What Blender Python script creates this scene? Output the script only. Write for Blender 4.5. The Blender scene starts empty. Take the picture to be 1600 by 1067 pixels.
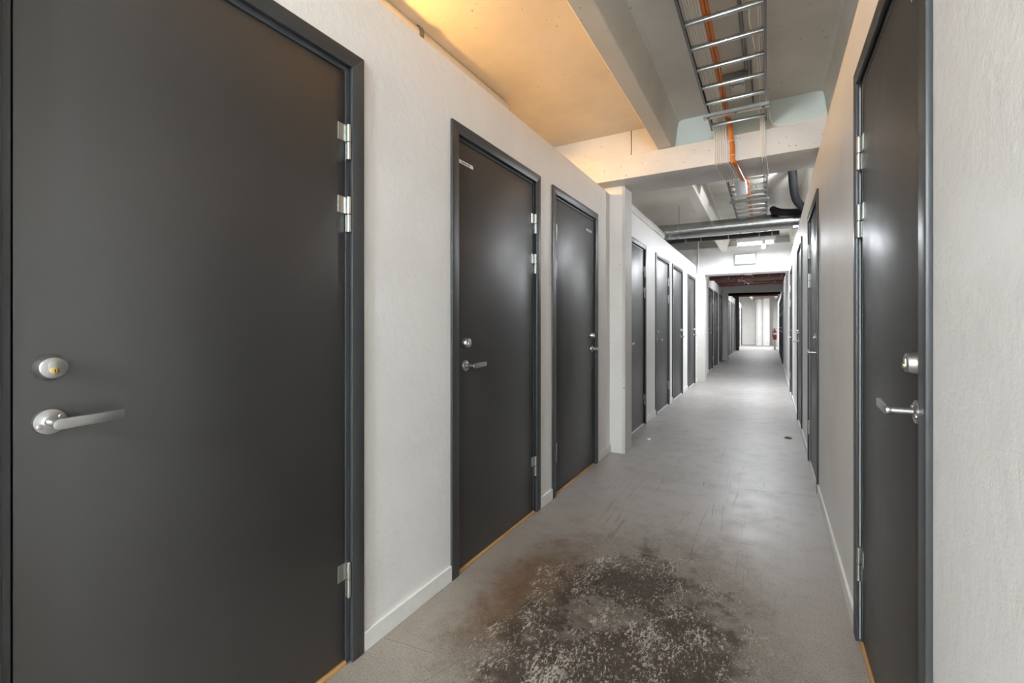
import bpy, bmesh, math, random
from mathutils import Vector, Matrix, noise
from math import sin, cos, pi, radians, atan, sqrt
random.seed(7)
SC = bpy.context.scene
COL = SC.collection

# ------------------------------------------------------------------ materials
class NT:
    def __init__(s, name):
        s.m = bpy.data.materials.new(name); s.m.use_nodes = True
        s.t = s.m.node_tree; s.t.nodes.clear()
        s.out = s.t.nodes.new('ShaderNodeOutputMaterial')
        s.b = s.t.nodes.new('ShaderNodeBsdfPrincipled')
        s.t.links.new(s.b.outputs[0], s.out.inputs[0])
        s.co = s.t.nodes.new('ShaderNodeTexCoord').outputs['Object']
    def set(s, k, v):
        i = s.b.inputs[k]
        if hasattr(v, 'is_output') or isinstance(v, bpy.types.NodeSocket): s.t.links.new(v, i)
        else: i.default_value = (*v, 1) if isinstance(v, (tuple, list)) and len(v) == 3 and i.type == 'RGBA' else v
        return s
    def _in(s, sock, v):
        if isinstance(v, bpy.types.NodeSocket): s.t.links.new(v, sock)
        elif isinstance(v, (tuple, list)) and sock.type == 'RGBA' and len(v) == 3: sock.default_value = (*v, 1)
        else: sock.default_value = v
    def math(s, op, a, b=0.0, c=0.0, clamp=False):
        n = s.t.nodes.new('ShaderNodeMath'); n.operation = op; n.use_clamp = clamp
        for i, v in enumerate((a, b, c)): s._in(n.inputs[i], v)
        return n.outputs[0]
    def vm(s, op, a, b=(0, 0, 0)):
        n = s.t.nodes.new('ShaderNodeVectorMath'); n.operation = op
        s._in(n.inputs[0], a); s._in(n.inputs[1], b)
        return n.outputs['Value'] if op in ('LENGTH', 'DISTANCE', 'DOT_PRODUCT') else n.outputs[0]
    def map(s, loc=(0, 0, 0), rot=(0, 0, 0), scale=(1, 1, 1), v=None):
        n = s.t.nodes.new('ShaderNodeMapping')
        s.t.links.new(v or s.co, n.inputs[0])
        n.inputs['Location'].default_value = loc; n.inputs['Rotation'].default_value = rot; n.inputs['Scale'].default_value = scale
        return n.outputs[0]
    def noise(s, scale, detail=3, rough=.5, v=None, dist=0.0):
        n = s.t.nodes.new('ShaderNodeTexNoise')
        s.t.links.new(v or s.co, n.inputs['Vector'])
        n.inputs['Scale'].default_value = scale; n.inputs['Detail'].default_value = detail
        n.inputs['Roughness'].default_value = rough; n.inputs['Distortion'].default_value = dist
        return n.outputs[0]
    def ramp(s, f, a, b, lo=0.0, hi=1.0, kind='SMOOTHSTEP'):
        n = s.t.nodes.new('ShaderNodeMapRange'); n.interpolation_type = kind; n.clamp = True if kind == 'LINEAR' else n.clamp
        s._in(n.inputs[0], f)
        n.inputs[1].default_value = a; n.inputs[2].default_value = b; n.inputs[3].default_value = lo; n.inputs[4].default_value = hi
        return n.outputs[0]
    def mix(s, f, a, b, mode='MIX'):
        n = s.t.nodes.new('ShaderNodeMix'); n.data_type = 'RGBA'; n.blend_type = mode
        s._in(n.inputs[0], f); s._in(n.inputs[6], a); s._in(n.inputs[7], b)
        return n.outputs[2]
    def bump(s, h, strength=.2, dist=.002):
        n = s.t.nodes.new('ShaderNodeBump'); n.inputs['Strength'].default_value = strength; n.inputs['Distance'].default_value = dist
        s.t.links.new(h, n.inputs['Height']); s.t.links.new(n.outputs[0], s.b.inputs['Normal'])
        return s

def paint_wall(name, col, rough, b1=.50):
    n = NT(name)
    big = n.noise(3.0, 3); mid = n.noise(26, 4, .6); fine = n.noise(160, 3, .6)
    c = n.mix(n.ramp(big, .35, .7), col, tuple(v * .95 for v in col))
    glint_specks = n.ramp(n.noise(70, 1, .5), .74, .78)
    c = n.mix(n.math('MULTIPLY', glint_specks, .18), c, (.9, .88, .85))  # specks lightened in colour to stand in for highlights on the bumps
    n.set('Base Color', c).set('Roughness', n.math('MULTIPLY_ADD', mid, .12, rough - .06))
    h = n.math('ADD', n.math('MULTIPLY', mid, 1.0), n.math('ADD', n.math('MULTIPLY', fine, .35), n.math('MULTIPLY', glint_specks, .35)))
    n.bump(h, b1, .004)
    return n.m

def concrete_paint(name, col, rough=.6, pits=True):
    n = NT(name)
    big = n.noise(2.2, 4, .6); fine = n.noise(55, 4, .6)
    c = n.mix(n.ramp(big, .3, .75), col, tuple(v * .86 for v in col))
    if pits:
        pit = n.ramp(n.noise(38, 2, .5), .25, .29, 1, 0)
        c = n.mix(n.math('MULTIPLY', pit, .75), c, (.16, .13, .10))
        h = n.math('SUBTRACT', n.math('MULTIPLY', fine, .5), pit)
    else: h = fine
    n.set('Base Color', c).set('Roughness', rough).bump(h, .35, .004)
    return n.m

def simple(name, col, rough, metal=0.0, var=.06, nscale=30, bump=.0, **kw):
    n = NT(name)
    f = n.noise(nscale, 3, .55)
    c = n.mix(f, tuple(max(0, v * (1 - var)) for v in col), tuple(min(1, v * (1 + var)) for v in col))
    n.set('Base Color', c).set('Metallic', metal).set('Roughness', n.math('MULTIPLY_ADD', f, .08, rough - .04))
    for k, v in kw.items(): n.set(k.replace('_', ' '), v)
    if bump: n.bump(n.noise(nscale * 6, 2), bump, .001)
    return n.m

def emit(name, col, strength):
    n = NT(name); n.set('Base Color', (.8, .8, .8)).set('Emission Color', col).set('Emission Strength', strength)
    return n.m

M = {}
M['wall'] = paint_wall('white_wall_paint', (.86, .85, .83), .47)
M['base'] = simple('white_skirting_paint', (.82, .82, .79), .4, bump=.08)
M['ceil'] = concrete_paint('painted_concrete_ceiling', (.74, .70, .63), .55)
M['beam'] = concrete_paint('painted_concrete_beam', (.70, .68, .645), .55)
M['beamwhite'] = concrete_paint('white_painted_header', (.80, .80, .79), .5, False)
M['infill'] = simple('pale_green_infill_board', (.66, .71, .66), .6, var=.03, nscale=6)
M['door'] = simple('dark_grey_door_lacquer', (.027, .0262, .0270), .41, var=.06, nscale=12, bump=.03, Specular_IOR_Level=1.0)
M['arch'] = simple('dark_grey_architrave_lacquer', (.046, .049, .051), .4, var=.05, nscale=14, bump=.03)
M['jamb'] = simple('grey_door_frame_lacquer', (.055, .061, .066), .38, var=.05)
M['gapblk'] = simple('black_rubber_seal', (.008, .008, .008), .6)
M['zinc'] = simple('zinc_plated_steel', (.56, .57, .54), .36, 1.0, var=.08, nscale=60)
M['satin'] = simple('satin_chrome', (.50, .50, .50), .36, 1.0, var=.05, nscale=90)
M['brass'] = simple('brass', (.72, .50, .20), .25, 1.0)
M['black'] = simple('black_paint', (.012, .012, .013), .5)
M['hose'] = simple('black_foam_insulation', (.004, .004, .0045), .8, bump=.3, Specular_IOR_Level=.2)
M['wood'] = simple('oak_threshold', (.52, .30, .12), .5, var=.2, nscale=18)
M['lab'] = simple('white_label_tape', (.80, .77, .76), .5, var=.02)
M['ink'] = simple('black_ink', (.03, .03, .03), .6)
M['galv'] = simple('galvanised_steel', (.46, .47, .45), .34, 1.0, var=.15, nscale=20)
M['galvdark'] = simple('weathered_galvanised_steel', (.25, .25, .25), .45, 1.0, var=.2, nscale=20)
M['duct'] = simple('spiral_duct_steel', (.40, .41, .40), .30, 1.0, var=.12, nscale=9)
M['foil'] = simple('aluminium_foil_duct', (.70, .68, .64), .45, .35, var=.1, nscale=25)
M['pipeblk'] = simple('dark_grey_pipe_paint', (.022, .024, .024), .4)
M['cable'] = simple('white_pvc_cable', (.80, .77, .72), .35, var=.05, nscale=40)
M['orange'] = simple('orange_pvc_cable', (.62, .17, .02), .4, var=.12, nscale=30)
M['red'] = simple('red_sprinkler_paint', (.15, .03, .028), .35)
M['redx'] = simple('red_extinguisher_paint', (.42, .02, .02), .3)
M['plastic'] = simple('white_plastic', (.78, .79, .78), .35)
M['darkcol'] = simple('dark_grey_pillar', (.07, .073, .075), .55)  # even dark grey for the far pillar and its beam
M['greybox'] = simple('light_grey_enclosure', (.55, .56, .56), .4, .2)
M['exitface'] = emit('exit_sign_face', (.92, 1.0, .95), .4)
M['exitgreen'] = emit('exit_sign_green', (.30, .85, .50), .18)
M['exitframe'] = simple('exit_sign_housing', (.24, .31, .27), .4)
M['tube_cool'] = emit('fluorescent_tube_lit', (.92, .95, 1.0), 14)
M['paper'] = simple('crumpled_paper', (.75, .75, .74), .7)
M['leafdry'] = simple('dry_debris', (.16, .13, .08), .8, var=.4)

# concrete floor with the worn stain by the first doors
n = NT('worn_concrete_floor')
P = n.co
sep = n.t.nodes.new('ShaderNodeSeparateXYZ'); n.t.links.new(P, sep.inputs[0]); PY = sep.outputs[1]
def dist2(cx, cy, rx, ry, rot=0.0):
    v = n.vm('SUBTRACT', P, (cx, cy, 0))
    m = n.map(rot=(0, 0, -rot), v=v)
    s = n.vm('MULTIPLY', m, (1 / rx, 1 / ry, 0))
    return n.vm('LENGTH', s)
lowN = n.noise(1.1, 4, .6); midN = n.noise(7, 4, .6); nz = n.noise(16, 4, .65); fineN = n.noise(240, 2, .6)
yy_ = n.ramp(n.math('ADD', PY, n.math('MULTIPLY_ADD', lowN, 1.6, -.8)), 2.0, 3.3)
base = n.mix(n.ramp(lowN, .3, .7), n.mix(yy_, (.37, .322, .276), (.47, .45, .435)), n.mix(yy_, (.30, .262, .225), (.40, .38, .365)))
base = n.mix(n.math('MULTIPLY', n.ramp(midN, .45, .75), .3), base, (.21, .19, .168))
speckN = n.noise(230, 2, .7); speckB = n.noise(105, 2, .6, n.map(loc=(1, 4, 0)))
speck = n.math('MAXIMUM', n.ramp(speckN, .52, .62), n.math('MULTIPLY', n.ramp(speckB, .62, .70), .8))
base = n.mix(n.math('MULTIPLY', speck, n.math('MULTIPLY_ADD', yy_, -.3, .62)), base, (.105, .080, .062))
lite = n.ramp(n.noise(200, 1, .5, n.map(loc=(3, 1, 0))), .60, .68)
base = n.mix(n.math('MULTIPLY', lite, .35), base, (.52, .48, .43))
# scuffs along the walking line
sc1 = n.noise(1, 4, .6, n.map(rot=(0, 0, .25), scale=(42, 1.9, 1)), 1.2)
sc2 = n.noise(1, 5, .7, n.map(rot=(0, 0, -.5), scale=(24, 9, 1)), 2.0)
reg = n.ramp(dist2(-.42, 3.2, .75, 2.0), 1.0, .5)
scm = n.math('MULTIPLY', n.math('ADD', n.ramp(sc1, .60, .68), n.math('MULTIPLY', n.ramp(sc2, .60, .68), .9), clamp=True), reg)
base = n.mix(n.math('MULTIPLY', scm, .45), base, (.10, .085, .07))
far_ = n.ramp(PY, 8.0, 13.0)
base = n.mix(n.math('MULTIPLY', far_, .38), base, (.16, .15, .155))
# thin hairline cracks
def crack(x0, y0, x1, y1, w):
    L = sqrt((x1 - x0) ** 2 + (y1 - y0) ** 2); dx, dy = (x1 - x0) / L, (y1 - y0) / L
    v = n.vm('SUBTRACT', P, (x0, y0, 0))
    along = n.vm('DOT_PRODUCT', v, (dx, dy, 0)); perp = n.vm('DOT_PRODUCT', v, (-dy, dx, 0))
    perp = n.math('ADD', perp, n.math('MULTIPLY_ADD', nz, .012, -.006))
    a = n.math('LESS_THAN', n.math('ABSOLUTE', perp), w)
    b = n.math('MULTIPLY', n.math('GREATER_THAN', along, 0), n.math('LESS_THAN', along, L))
    return n.math('MULTIPLY', a, b)
ck = n.math('MAXIMUM', crack(-1.22, 1.20, -1.02, 1.23, .0011), crack(-.96, 1.12, -.86, 1.42, .0011))
ck = n.math('MAXIMUM', ck, crack(-.60, 3.45, .29, 3.62, .002))
ck = n.math('MAXIMUM', ck, crack(-.50, 2.62, -.05, 2.66, .0016))
base = n.mix(n.math('MULTIPLY', ck, .6), base, (.06, .05, .04))
# the stain
big2 = n.noise(3.2, 3, .6, n.map(loc=(2, 7, 0)))
warp = n.math('ADD', n.math('MULTIPLY_ADD', midN, .8, -.4), n.math('ADD', n.math('MULTIPLY_ADD', nz, .7, -.35), n.math('MULTIPLY_ADD', big2, .5, -.25)))
d = n.math('ADD', dist2(-.46, 1.52, .45, .84), warp)
halo = n.math('ADD', dist2(-.88, 1.74, .26, .58), n.math('MULTIPLY', warp, .8))
c = n.mix(n.math('MULTIPLY', n.ramp(halo, 1.25, .25), .95), base, n.mix(speck, (.165, .092, .045), (.06, .034, .019)))
soft = n.ramp(d, 1.5, .75)
c = n.mix(n.math('MULTIPLY', soft, n.math('MULTIPLY_ADD', speck, .55, .42)), c, (.078, .054, .036))
dark = n.ramp(d, 1.02, .66)
c = n.mix(n.math('MULTIPLY', dark, n.math('MULTIPLY_ADD', nz, .6, .62, True)), c, n.mix(midN, (.022, .0135, .008), (.052, .034, .022)))
# chips where the old coating survives: fine flakes in clusters, drawn out along the corridor
fl1 = n.noise(1, 6, .75, n.map(rot=(0, 0, .45), scale=(95, 52, 1)), .8)
fl2 = n.noise(1, 5, .7, n.map(loc=(4, 1, 0), rot=(0, 0, -.7), scale=(60, 26, 1)), 1.4)
clus = n.noise(5.5, 4, .65, n.map(loc=(5, 2, 0), rot=(0, 0, .4), scale=(1.5, .8, 1)))
thr = n.math('MULTIPLY_ADD', clus, -.42, .765)
chip = n.math('MAXIMUM', n.ramp(n.math('SUBTRACT', fl1, thr), .0, .035), n.ramp(n.math('SUBTRACT', fl2, n.math('ADD', thr, .045)), .0, .035))
chip = n.math('MULTIPLY', chip, n.ramp(d, 1.15, .92))
c = n.mix(n.math('MULTIPLY', chip, .9), c, n.mix(n.ramp(fl2, .35, .65), (.27, .235, .195), (.50, .45, .385)))
# trowelled repair patches
wp2 = n.math('ADD', n.math('MULTIPLY_ADD', nz, 2.0, -1.0), n.math('MULTIPLY_ADD', midN, 2.6, -1.3))
p1 = n.ramp(n.math('ADD', dist2(-.57, 1.73, .19, .125, .75), wp2), .98, .78)
p2 = n.ramp(n.math('ADD', dist2(-.26, 2.03, .17, .055, .80), wp2), .98, .78)
pm = n.math('MAXIMUM', p1, p2)
c = n.mix(n.math('MULTIPLY', pm, n.math('MULTIPLY_ADD', chip, -.7, .88)), c, n.mix(n.ramp(nz, .35, .65), (.10, .080, .062), (.185, .152, .122)))
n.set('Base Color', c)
rg = n.math('MULTIPLY_ADD', yy_, -.06, n.math('MULTIPLY_ADD', midN, .18, .38))
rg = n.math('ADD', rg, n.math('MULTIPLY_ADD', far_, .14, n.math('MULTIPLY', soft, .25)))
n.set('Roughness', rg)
n.bump(n.math('ADD', n.math('MULTIPLY', fineN, .25), n.math('ADD', n.math('MULTIPLY', midN, .6), n.math('MULTIPLY', chip, .3))), .22, .003)
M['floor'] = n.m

# ------------------------------------------------------------------ mesh builder
class MB:
    def __init__(s): s.bm = bmesh.new()
    def box(s, x0, x1, y0, y1, z0, z1, bev=0.0, seg=2):
        t = bmesh.new(); bmesh.ops.create_cube(t, size=1)
        for v in t.verts:
            v.co = Vector(((x0 + x1) / 2 + v.co.x * (x1 - x0), (y0 + y1) / 2 + v.co.y * (y1 - y0), (z0 + z1) / 2 + v.co.z * (z1 - z0)))
        if bev: bmesh.ops.bevel(t, geom=list(t.edges), offset=bev, segments=seg, affect='EDGES', profile=.5)
        s._merge(t); return s
    def _merge(s, t):
        me = bpy.data.meshes.new('tmp'); t.to_mesh(me); t.free(); s.bm.from_mesh(me); bpy.data.meshes.remove(me)
    def prism(s, poly, axis, a0, a1, bev=0.0):
        t = bmesh.new()
        def mk(p, a):
            if axis == 'X': return (a, p[0], p[1])
            if axis == 'Y': return (p[0], a, p[1])
            return (p[0], p[1], a)
        v0 = [t.verts.new(mk(p, a0)) for p in poly]; v1 = [t.verts.new(mk(p, a1)) for p in poly]
        k = len(poly)
        t.faces.new(v0); t.faces.new(list(reversed(v1)))
        for i in range(k): t.faces.new((v0[i], v1[i], v1[(i + 1) % k], v0[(i + 1) % k]))
        bmesh.ops.recalc_face_normals(t, faces=t.faces)
        if bev: bmesh.ops.bevel(t, geom=list(t.edges), offset=bev, segments=2, affect='EDGES', profile=.5)
        s._merge(t); return s
    def ring_sweep(s, rings, cap=True):
        bm = s.bm; R = [[bm.verts.new(p) for p in r] for r in rings]
        k = len(R[0])
        for a, b in zip(R, R[1:]):
            for i in range(k): bm.faces.new((a[i], a[(i + 1) % k], b[(i + 1) % k], b[i]))
        if cap:
            bm.faces.new(list(reversed(R[0]))); bm.faces.new(R[-1])
        return s
    def lathe(s, o, ax, prof, nseg=28, sx=1.0, sy=1.0):
        o = Vector(o); ax = Vector(ax).normalized()
        u = ax.orthogonal().normalized()
        if abs(ax.z) < .5: u = Vector((0, 0, 1)).cross(ax).normalized()
        w = ax.cross(u)
        rings = [[o + ax * h + (u * cos(2 * pi * i / nseg) * sx + w * sin(2 * pi * i / nseg) * sy) * max(r, 1e-4) for i in range(nseg)] for r, h in prof]
        return s.ring_sweep(rings)
    def cyl(s, p0, p1, r, n=20, bev=0.0):
        p0, p1 = Vector(p0), Vector(p1); L = (p1 - p0).length
        pr = [(r, 0), (r, L)] if not bev else [(r - bev, 0), (r, bev), (r, L - bev), (r - bev, L)]
        return s.lathe(p0, p1 - p0, pr, n)
    def tube(s, pts, r, n=8, sub=4, flat=None):
        P = [Vector(p) for p in pts]; Q = []
        if sub > 1 and len(P) > 2:
            for i in range(len(P) - 1):
                a, b, c, d = P[max(i - 1, 0)], P[i], P[i + 1], P[min(i + 2, len(P) - 1)]
                for k in range(sub):
                    t = k / sub
                    Q.append(.5 * ((2 * b) + (c - a) * t + (2 * a - 5 * b + 4 * c - d) * t * t + (3 * b - a - 3 * c + d) * t ** 3))
            Q.append(P[-1])
        else: Q = P
        rings = []; u = None
        for i, p in enumerate(Q):
            t = (Q[min(i + 1, len(Q) - 1)] - Q[max(i - 1, 0)]).normalized()
            if u is None: u = t.orthogonal().normalized() if abs(t.x) > .9 else (Vector((1, 0, 0)) - t * t.x).normalized()
            u = (u - t * u.dot(t)).normalized(); w = t.cross(u)
            rr = r[i] if isinstance(r, list) else r
            fx, fy = flat or (1, 1)
            rings.append([p + (u * cos(2 * pi * k / n) * fx + w * sin(2 * pi * k / n) * fy) * rr for k in range(n)])
        return s.ring_sweep(rings)
    def mesh(s, name, mat, mtx=None, ang=35):
        if mtx is not None: s.bm.transform(mtx)
        bmesh.ops.recalc_face_normals(s.bm, faces=s.bm.faces)
        me = bpy.data.meshes.new(name); s.bm.to_mesh(me); s.bm.free()
        me.materials.append(mat)
        me.polygons.foreach_set('use_smooth', [True] * len(me.polygons))
        me.set_sharp_from_angle(angle=radians(ang))
        return me
    def build(s, name, mat, parent=None, mtx=None, ang=35):
        return add(name, s.mesh(name, mat, mtx, ang), parent)

def add(name, me, parent=None):
    o = bpy.data.objects.new(name, me); COL.objects.link(o)
    if parent is not None: o.parent = parent
    return o
def tag(o, label, cat=None, group=None, kind=None):
    o['label'] = label
    if cat: o['category'] = cat
    if group: o['group'] = group
    if kind: o['kind'] = kind
    return o
def empty(name, loc=(0, 0, 0), mtx=None):
    o = bpy.data.objects.new(name, None); COL.objects.link(o); o.empty_display_size = .1
    if mtx is not None: o.matrix_world = mtx
    else: o.location = loc
    return o

# ------------------------------------------------------------------ frames of the two corridor walls
XL = -1.238                       # left wall face
RX0, RS = .276, .0085             # right wall face: x = RX0 + RS*y
RD = Vector((RS, 1, 0)).normalized()
RN = Vector((-RD.y, RD.x, 0))     # into the corridor
def left_m(a, z=0):               # local X = towards camera, Y = into the corridor
    return Matrix(((0, 1, 0, XL), (-1, 0, 0, a), (0, 0, 1, z), (0, 0, 0, 1)))
def right_m(a, z=0):
    o = Vector((RX0, 0, 0)) + RD * a
    return Matrix(((RD.x, RN.x, 0, o.x), (RD.y, RN.y, 0, o.y), (0, 0, 1, z), (0, 0, 0, 1)))
LWM = Matrix(((0, 1, 0, XL), (1, 0, 0, 0), (0, 0, 1, 0), (0, 0, 0, 1)))      # (a, out, z) -> world
RWM = Matrix(((RD.x, RN.x, 0, RX0), (RD.y, RN.y, 0, 0), (0, 0, 1, 0), (0, 0, 0, 1)))

# door list: (a0, a1, hinge far?, label)
LD = [(.200, 1.110, 1, 'nearest dark grey door on the left, cropped at the top, large lever handle facing us'),
      (1.615, 2.522, 1, 'dark grey door with a white name strip top left, second on the left wall'),
      (2.706, 3.620, 0, 'dark grey door hinged on its left edge, just before the concrete pillar'),
      (4.430, 5.352, 1, 'dark grey door half hidden behind the concrete pillar on the left'),
      (5.880, 6.810, 1, 'dark grey door with bright sheen, second past the left pillar, hinged on the right'),
      (7.050, 8.000, 0, 'dark grey door hinged on its left edge, third past the left pillar'),
      (8.550, 9.520, 0, 'last dark grey door on the left before the white header portal'),
      (11.90, 12.93, 1, 'first dark grey door on the left seen through the portal'),
      (13.15, 14.15, 0, 'second dark grey door on the left seen through the portal'),
      (14.70, 15.62, 0, 'third dark grey door on the left beyond the portal, beside the far pale pillar'),
      (16.75, 17.67, 1, 'distant dark door just past the far pale pillar on the left'),
      (18.10, 19.02, 1, 'distant dark door second past the far pale pillar on the left'),
      (19.60, 20.52, 0, 'distant dark door third past the far pale pillar on the left'),
      (21.20, 22.12, 0, 'distant dark door right before the dark far pillar on the left'),
      (23.70, 24.62, 1, 'tiny distant door first behind the dark far pillar on the left'),
      (25.60, 26.52, 1, 'tiny distant door second behind the dark far pillar on the left'),
      (27.60, 28.52, 0, 'tiny distant door nearest the white end wall on the left')]
RDL = [(1.180, 2.090, 1, 'large dark grey door on the right, nearest the camera, seen at a steep angle'),
       (3.670, 4.600, 1, 'narrow looking dark grey door, second on the right wall, hinges on its left'),
       (5.560, 6.480, 0, 'dark grey door, third on the right wall, with handle on its far side'),
       (8.150, 9.080, 1, 'dark grey door, fourth on the right wall, right before the white portal'),
       (14.60, 15.52, 1, 'dark distant door on the right, first past the pale wall beyond the portal'),
       (15.75, 16.67, 0, 'dark distant door on the right, second past the pale wall beyond the portal'),
       (16.95, 17.87, 1, 'dark distant door on the right, third past the pale wall beyond the portal'),
       (18.15, 19.07, 0, 'dark distant door on the right, fourth past the pale wall beyond the portal'),
       (19.40, 20.32, 1, 'dark distant door on the right, fifth past the pale wall beyond the portal'),
       (20.70, 21.62, 0, 'dark distant door on the right, last one before the red extinguisher')]
DH = 2.08; AW = .052; WT = .10; WTOP = 2.338

def wall_run(name, mtx, a0, a1, doors, label, top=WTOP):
    mb = MB(); cur = a0
    for d in sorted(doors):
        mb.box(cur, d[0] + .03, -WT, 0, 0, top)
        mb.box(d[0] + .03, d[1] - .03, -WT, 0, DH - .03, top)
        cur = d[1] - .03
    mb.box(cur, a1, -WT, 0, 0, top)
    o = mb.build(name, M['wall'], None, mtx)
    tag(o, label, 'wall', kind='structure')
    return o
def boards(name, mtx, a0, a1, doors, side):
    cur = a0; first = True; prev = None
    segs = []
    for d in sorted(doors):
        segs.append((cur, d[0], 'before', d[3])); cur = d[1]
    segs.append((cur, a1, 'after', sorted(doors)[-1][3] if doors else side))
    k = 0
    for s0, s1, rel, l in segs:
        if s1 - s0 < .03: continue
        mb = MB(); mb.box(s0, s1, 0, .011, 0, .070, .002, 1)
        o = mb.build(name, M['base'], None, mtx)
        tag(o, 'white baseboard %s the %s' % (rel, ' '.join(l.split(',')[0].split()[:11])), 'baseboard', kind='structure')

wall_run('wall_left', LWM, -4.6, 3.975, LD[:3], 'white partition wall on the left in front of the pillar')
wall_run('wall_left', LWM, 4.22, 9.74, LD[3:7], 'white partition wall on the left between pillar and portal')
wall_run('wall_left', LWM, 10.12, 16.13, LD[7:10], 'white partition wall on the left seen through the portal')
wall_run('wall_left', LWM, 16.42, 22.75, LD[10:14], 'distant white partition wall on the left before the dark pillar')
wall_run('wall_left', LWM, 23.0, 30.0, LD[14:17], 'distant white partition wall on the left at the corridor end')
wall_run('wall_right', RWM, -4.6, 14.2, RDL[:4], 'white partition wall along the right side of the corridor')
wall_run('wall_right', RWM, 14.2, 30.0, RDL[4:], 'distant white partition wall on the right with dark doors')
boards('baseboard_left', LWM, -4.6, 3.975, LD[:3], 'left')
boards('baseboard_left', LWM, 4.22, 9.74, LD[3:7], 'left')
boards('baseboard_left', LWM, 10.12, 16.13, LD[7:10], 'left')
boards('baseboard_right', RWM, -4.6, 14.5, RDL[:4], 'right')

# ------------------------------------------------------------------ doors
_cache = {}
def text_mesh(body, size, mat):
    cu = bpy.data.curves.new('label_text', 'FONT'); cu.body = body; cu.size = size; cu.extrude = .0002
    cu.align_x = 'CENTER'; cu.align_y = 'CENTER'
    o = bpy.data.objects.new('label_text', cu); COL.objects.link(o)
    bpy.context.view_layer.update()
    me = bpy.data.meshes.new_from_object(o.evaluated_get(bpy.context.evaluated_depsgraph_get()))
    bpy.data.objects.remove(o); bpy.data.curves.remove(cu)
    me.materials.clear(); me.materials.append(mat); me.name = 'label_text'
    return me

def door_meshes(W, hs):
    key = (round(W, 3), hs)
    if key in _cache: return _cache[key]
    D = {}; h = W / 2; ai = h - AW; ji = ai - .016; lf = ji - .003; top = DH
    at = top - AW
    mb = MB()
    mb.prism([(-h, 0), (-ai, 0), (-ai, at), (-h, top)], 'Y', 0, .012, .0018)
    mb.prism([(h, 0), (ai, 0), (ai, at), (h, top)], 'Y', 0, .012, .0018)
    mb.prism([(-h + .0004, top), (-ai + .0004, at), (ai - .0004, at), (h - .0004, top)], 'Y', 0, .012, .0018)
    D['architrave'] = mb.mesh('architrave', M['arch'])
    mb = MB()
    for sx in (-1, 1):
        a, b = sorted((sx * (h - .03), sx * ji)); mb.box(a, b, -.10, -.005, 0, top - .03, .001, 1)
    mb.box(-ji, ji, -.10, -.005, at - .016, top - .03, .001, 1)
    D['door_frame'] = mb.mesh('door_frame', M['jamb'])
    mb = MB(); zt = at - .016
    for sx in (-1, 1):
        a, b = sorted((sx * ji, sx * (lf - .012))); mb.box(a, b, -.075, -.060, .015, zt)
    mb.box(-lf, lf, -.075, -.060, zt - .014, zt)
    D['rubber_seal'] = mb.mesh('rubber_seal', M['gapblk'])
    mb = MB(); mb.box(-lf, lf, -.055, -.006, .017, zt - .004, .0012, 2)
    D['door_leaf'] = mb.mesh('door_leaf', M['door'])
    mb = MB(); mb.box(-ji, ji, -.095, .002, 0, .013, .002, 1)
    D['threshold'] = mb.mesh('threshold', M['wood'])
    kx = hs * (ji + .0075)
    mb = MB()
    for z0, z1 in ((0, .059), (.061, .12)):
        mb.lathe((kx, .004, z0), (0, 0, 1), [(.0062, 0), (.0075, .0015), (.0075, z1 - z0 - .0015), (.0062, z1 - z0)], 18)
    a, b = sorted((kx, hs * (lf - .028))); mb.box(a, b, -.006, -.0035, .062, .119, .0007, 1)
    a, b = sorted((kx, hs * (ji + .001))); mb.box(a, b, -.006, -.0035, .001, .058, .0007, 1)
    D['hinge'] = mb.mesh('hinge', M['zinc'])
    lx = -hs * (lf - .0505); f = -.006
    mb = MB(); mb.lathe((lx, f, 1.066), (0, 1, 0), [(.0262, 0), (.0262, .002), (.0215, .021), (.0205, .0235), (.019, .0245), (.001, .0245)], 36)
    D['lock'] = mb.mesh('lock', M['satin'])
    mb = MB()
    pl = []
    for i in range(24):
        t = 2 * pi * i / 24; r = .0085
        pl.append((lx + r * cos(t), 1.066 + r * sin(t) + (.006 if sin(t) > 1e-6 else -.006)))
    mb.prism(pl, 'Y', f + .0246, f + .0268, .0004)
    D['lock_insert'] = mb.mesh('lock_insert', M['satin'])
    mb = MB(); mb.lathe((lx, f + .0269, 1.0605), (0, 1, 0), [(.0074, 0), (.0072, .0022), (.0064, .0027), (.001, .0027)], 24)
    D['key_cylinder'] = mb.mesh('key_cylinder', M['brass'])
    mb = MB(); mb.box(lx - .0007, lx + .0007, f + .0296, f + .0300, 1.0565, 1.064)
    D['keyhole'] = mb.mesh('keyhole', M['black'])
    hx = lx - hs * .001; hz = .9585
    mb = MB(); mb.lathe((hx, f, hz), (0, 1, 0), [(.0258, 0), (.0258, .006), (.0245, .0085), (.022, .0092), (.014, .010), (.0105, .013), (.001, .0131)], 36)
    D['rose'] = mb.mesh('rose', M['satin'])
    mb = MB()
    for q in (-1, 1): mb.lathe((hx + q * .0155, f + .0094, hz + q * hs * .0085), (0, 1, 0), [(.0056, 0), (.0052, .0020), (.004, .0030), (.001, .0032)], 16)
    D['cover_screw'] = mb.mesh('cover_screw', M['satin'])
    mb = MB(); mb.lathe((hx, f + .013, hz), (0, 1, 0), [(.0088, 0), (.0085, .034), (.0085, .042)], 20)
    pts = []
    for i in range(9):
        t = pi / 2 + pi * i / 8; pts.append((hx + hs * .0105 * cos(t), hz + .0105 * sin(t)))
    pts += [(hx + hs * .099, hz - .0095 + .004), (hx + hs * .100, hz + .0095 + .004)]
    mb.prism(pts, 'Y', f + .0505, f + .060, .0012)
    D['lever_handle'] = mb.mesh('lever_handle', M['satin'])
    _cache[key] = D
    return D

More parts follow.
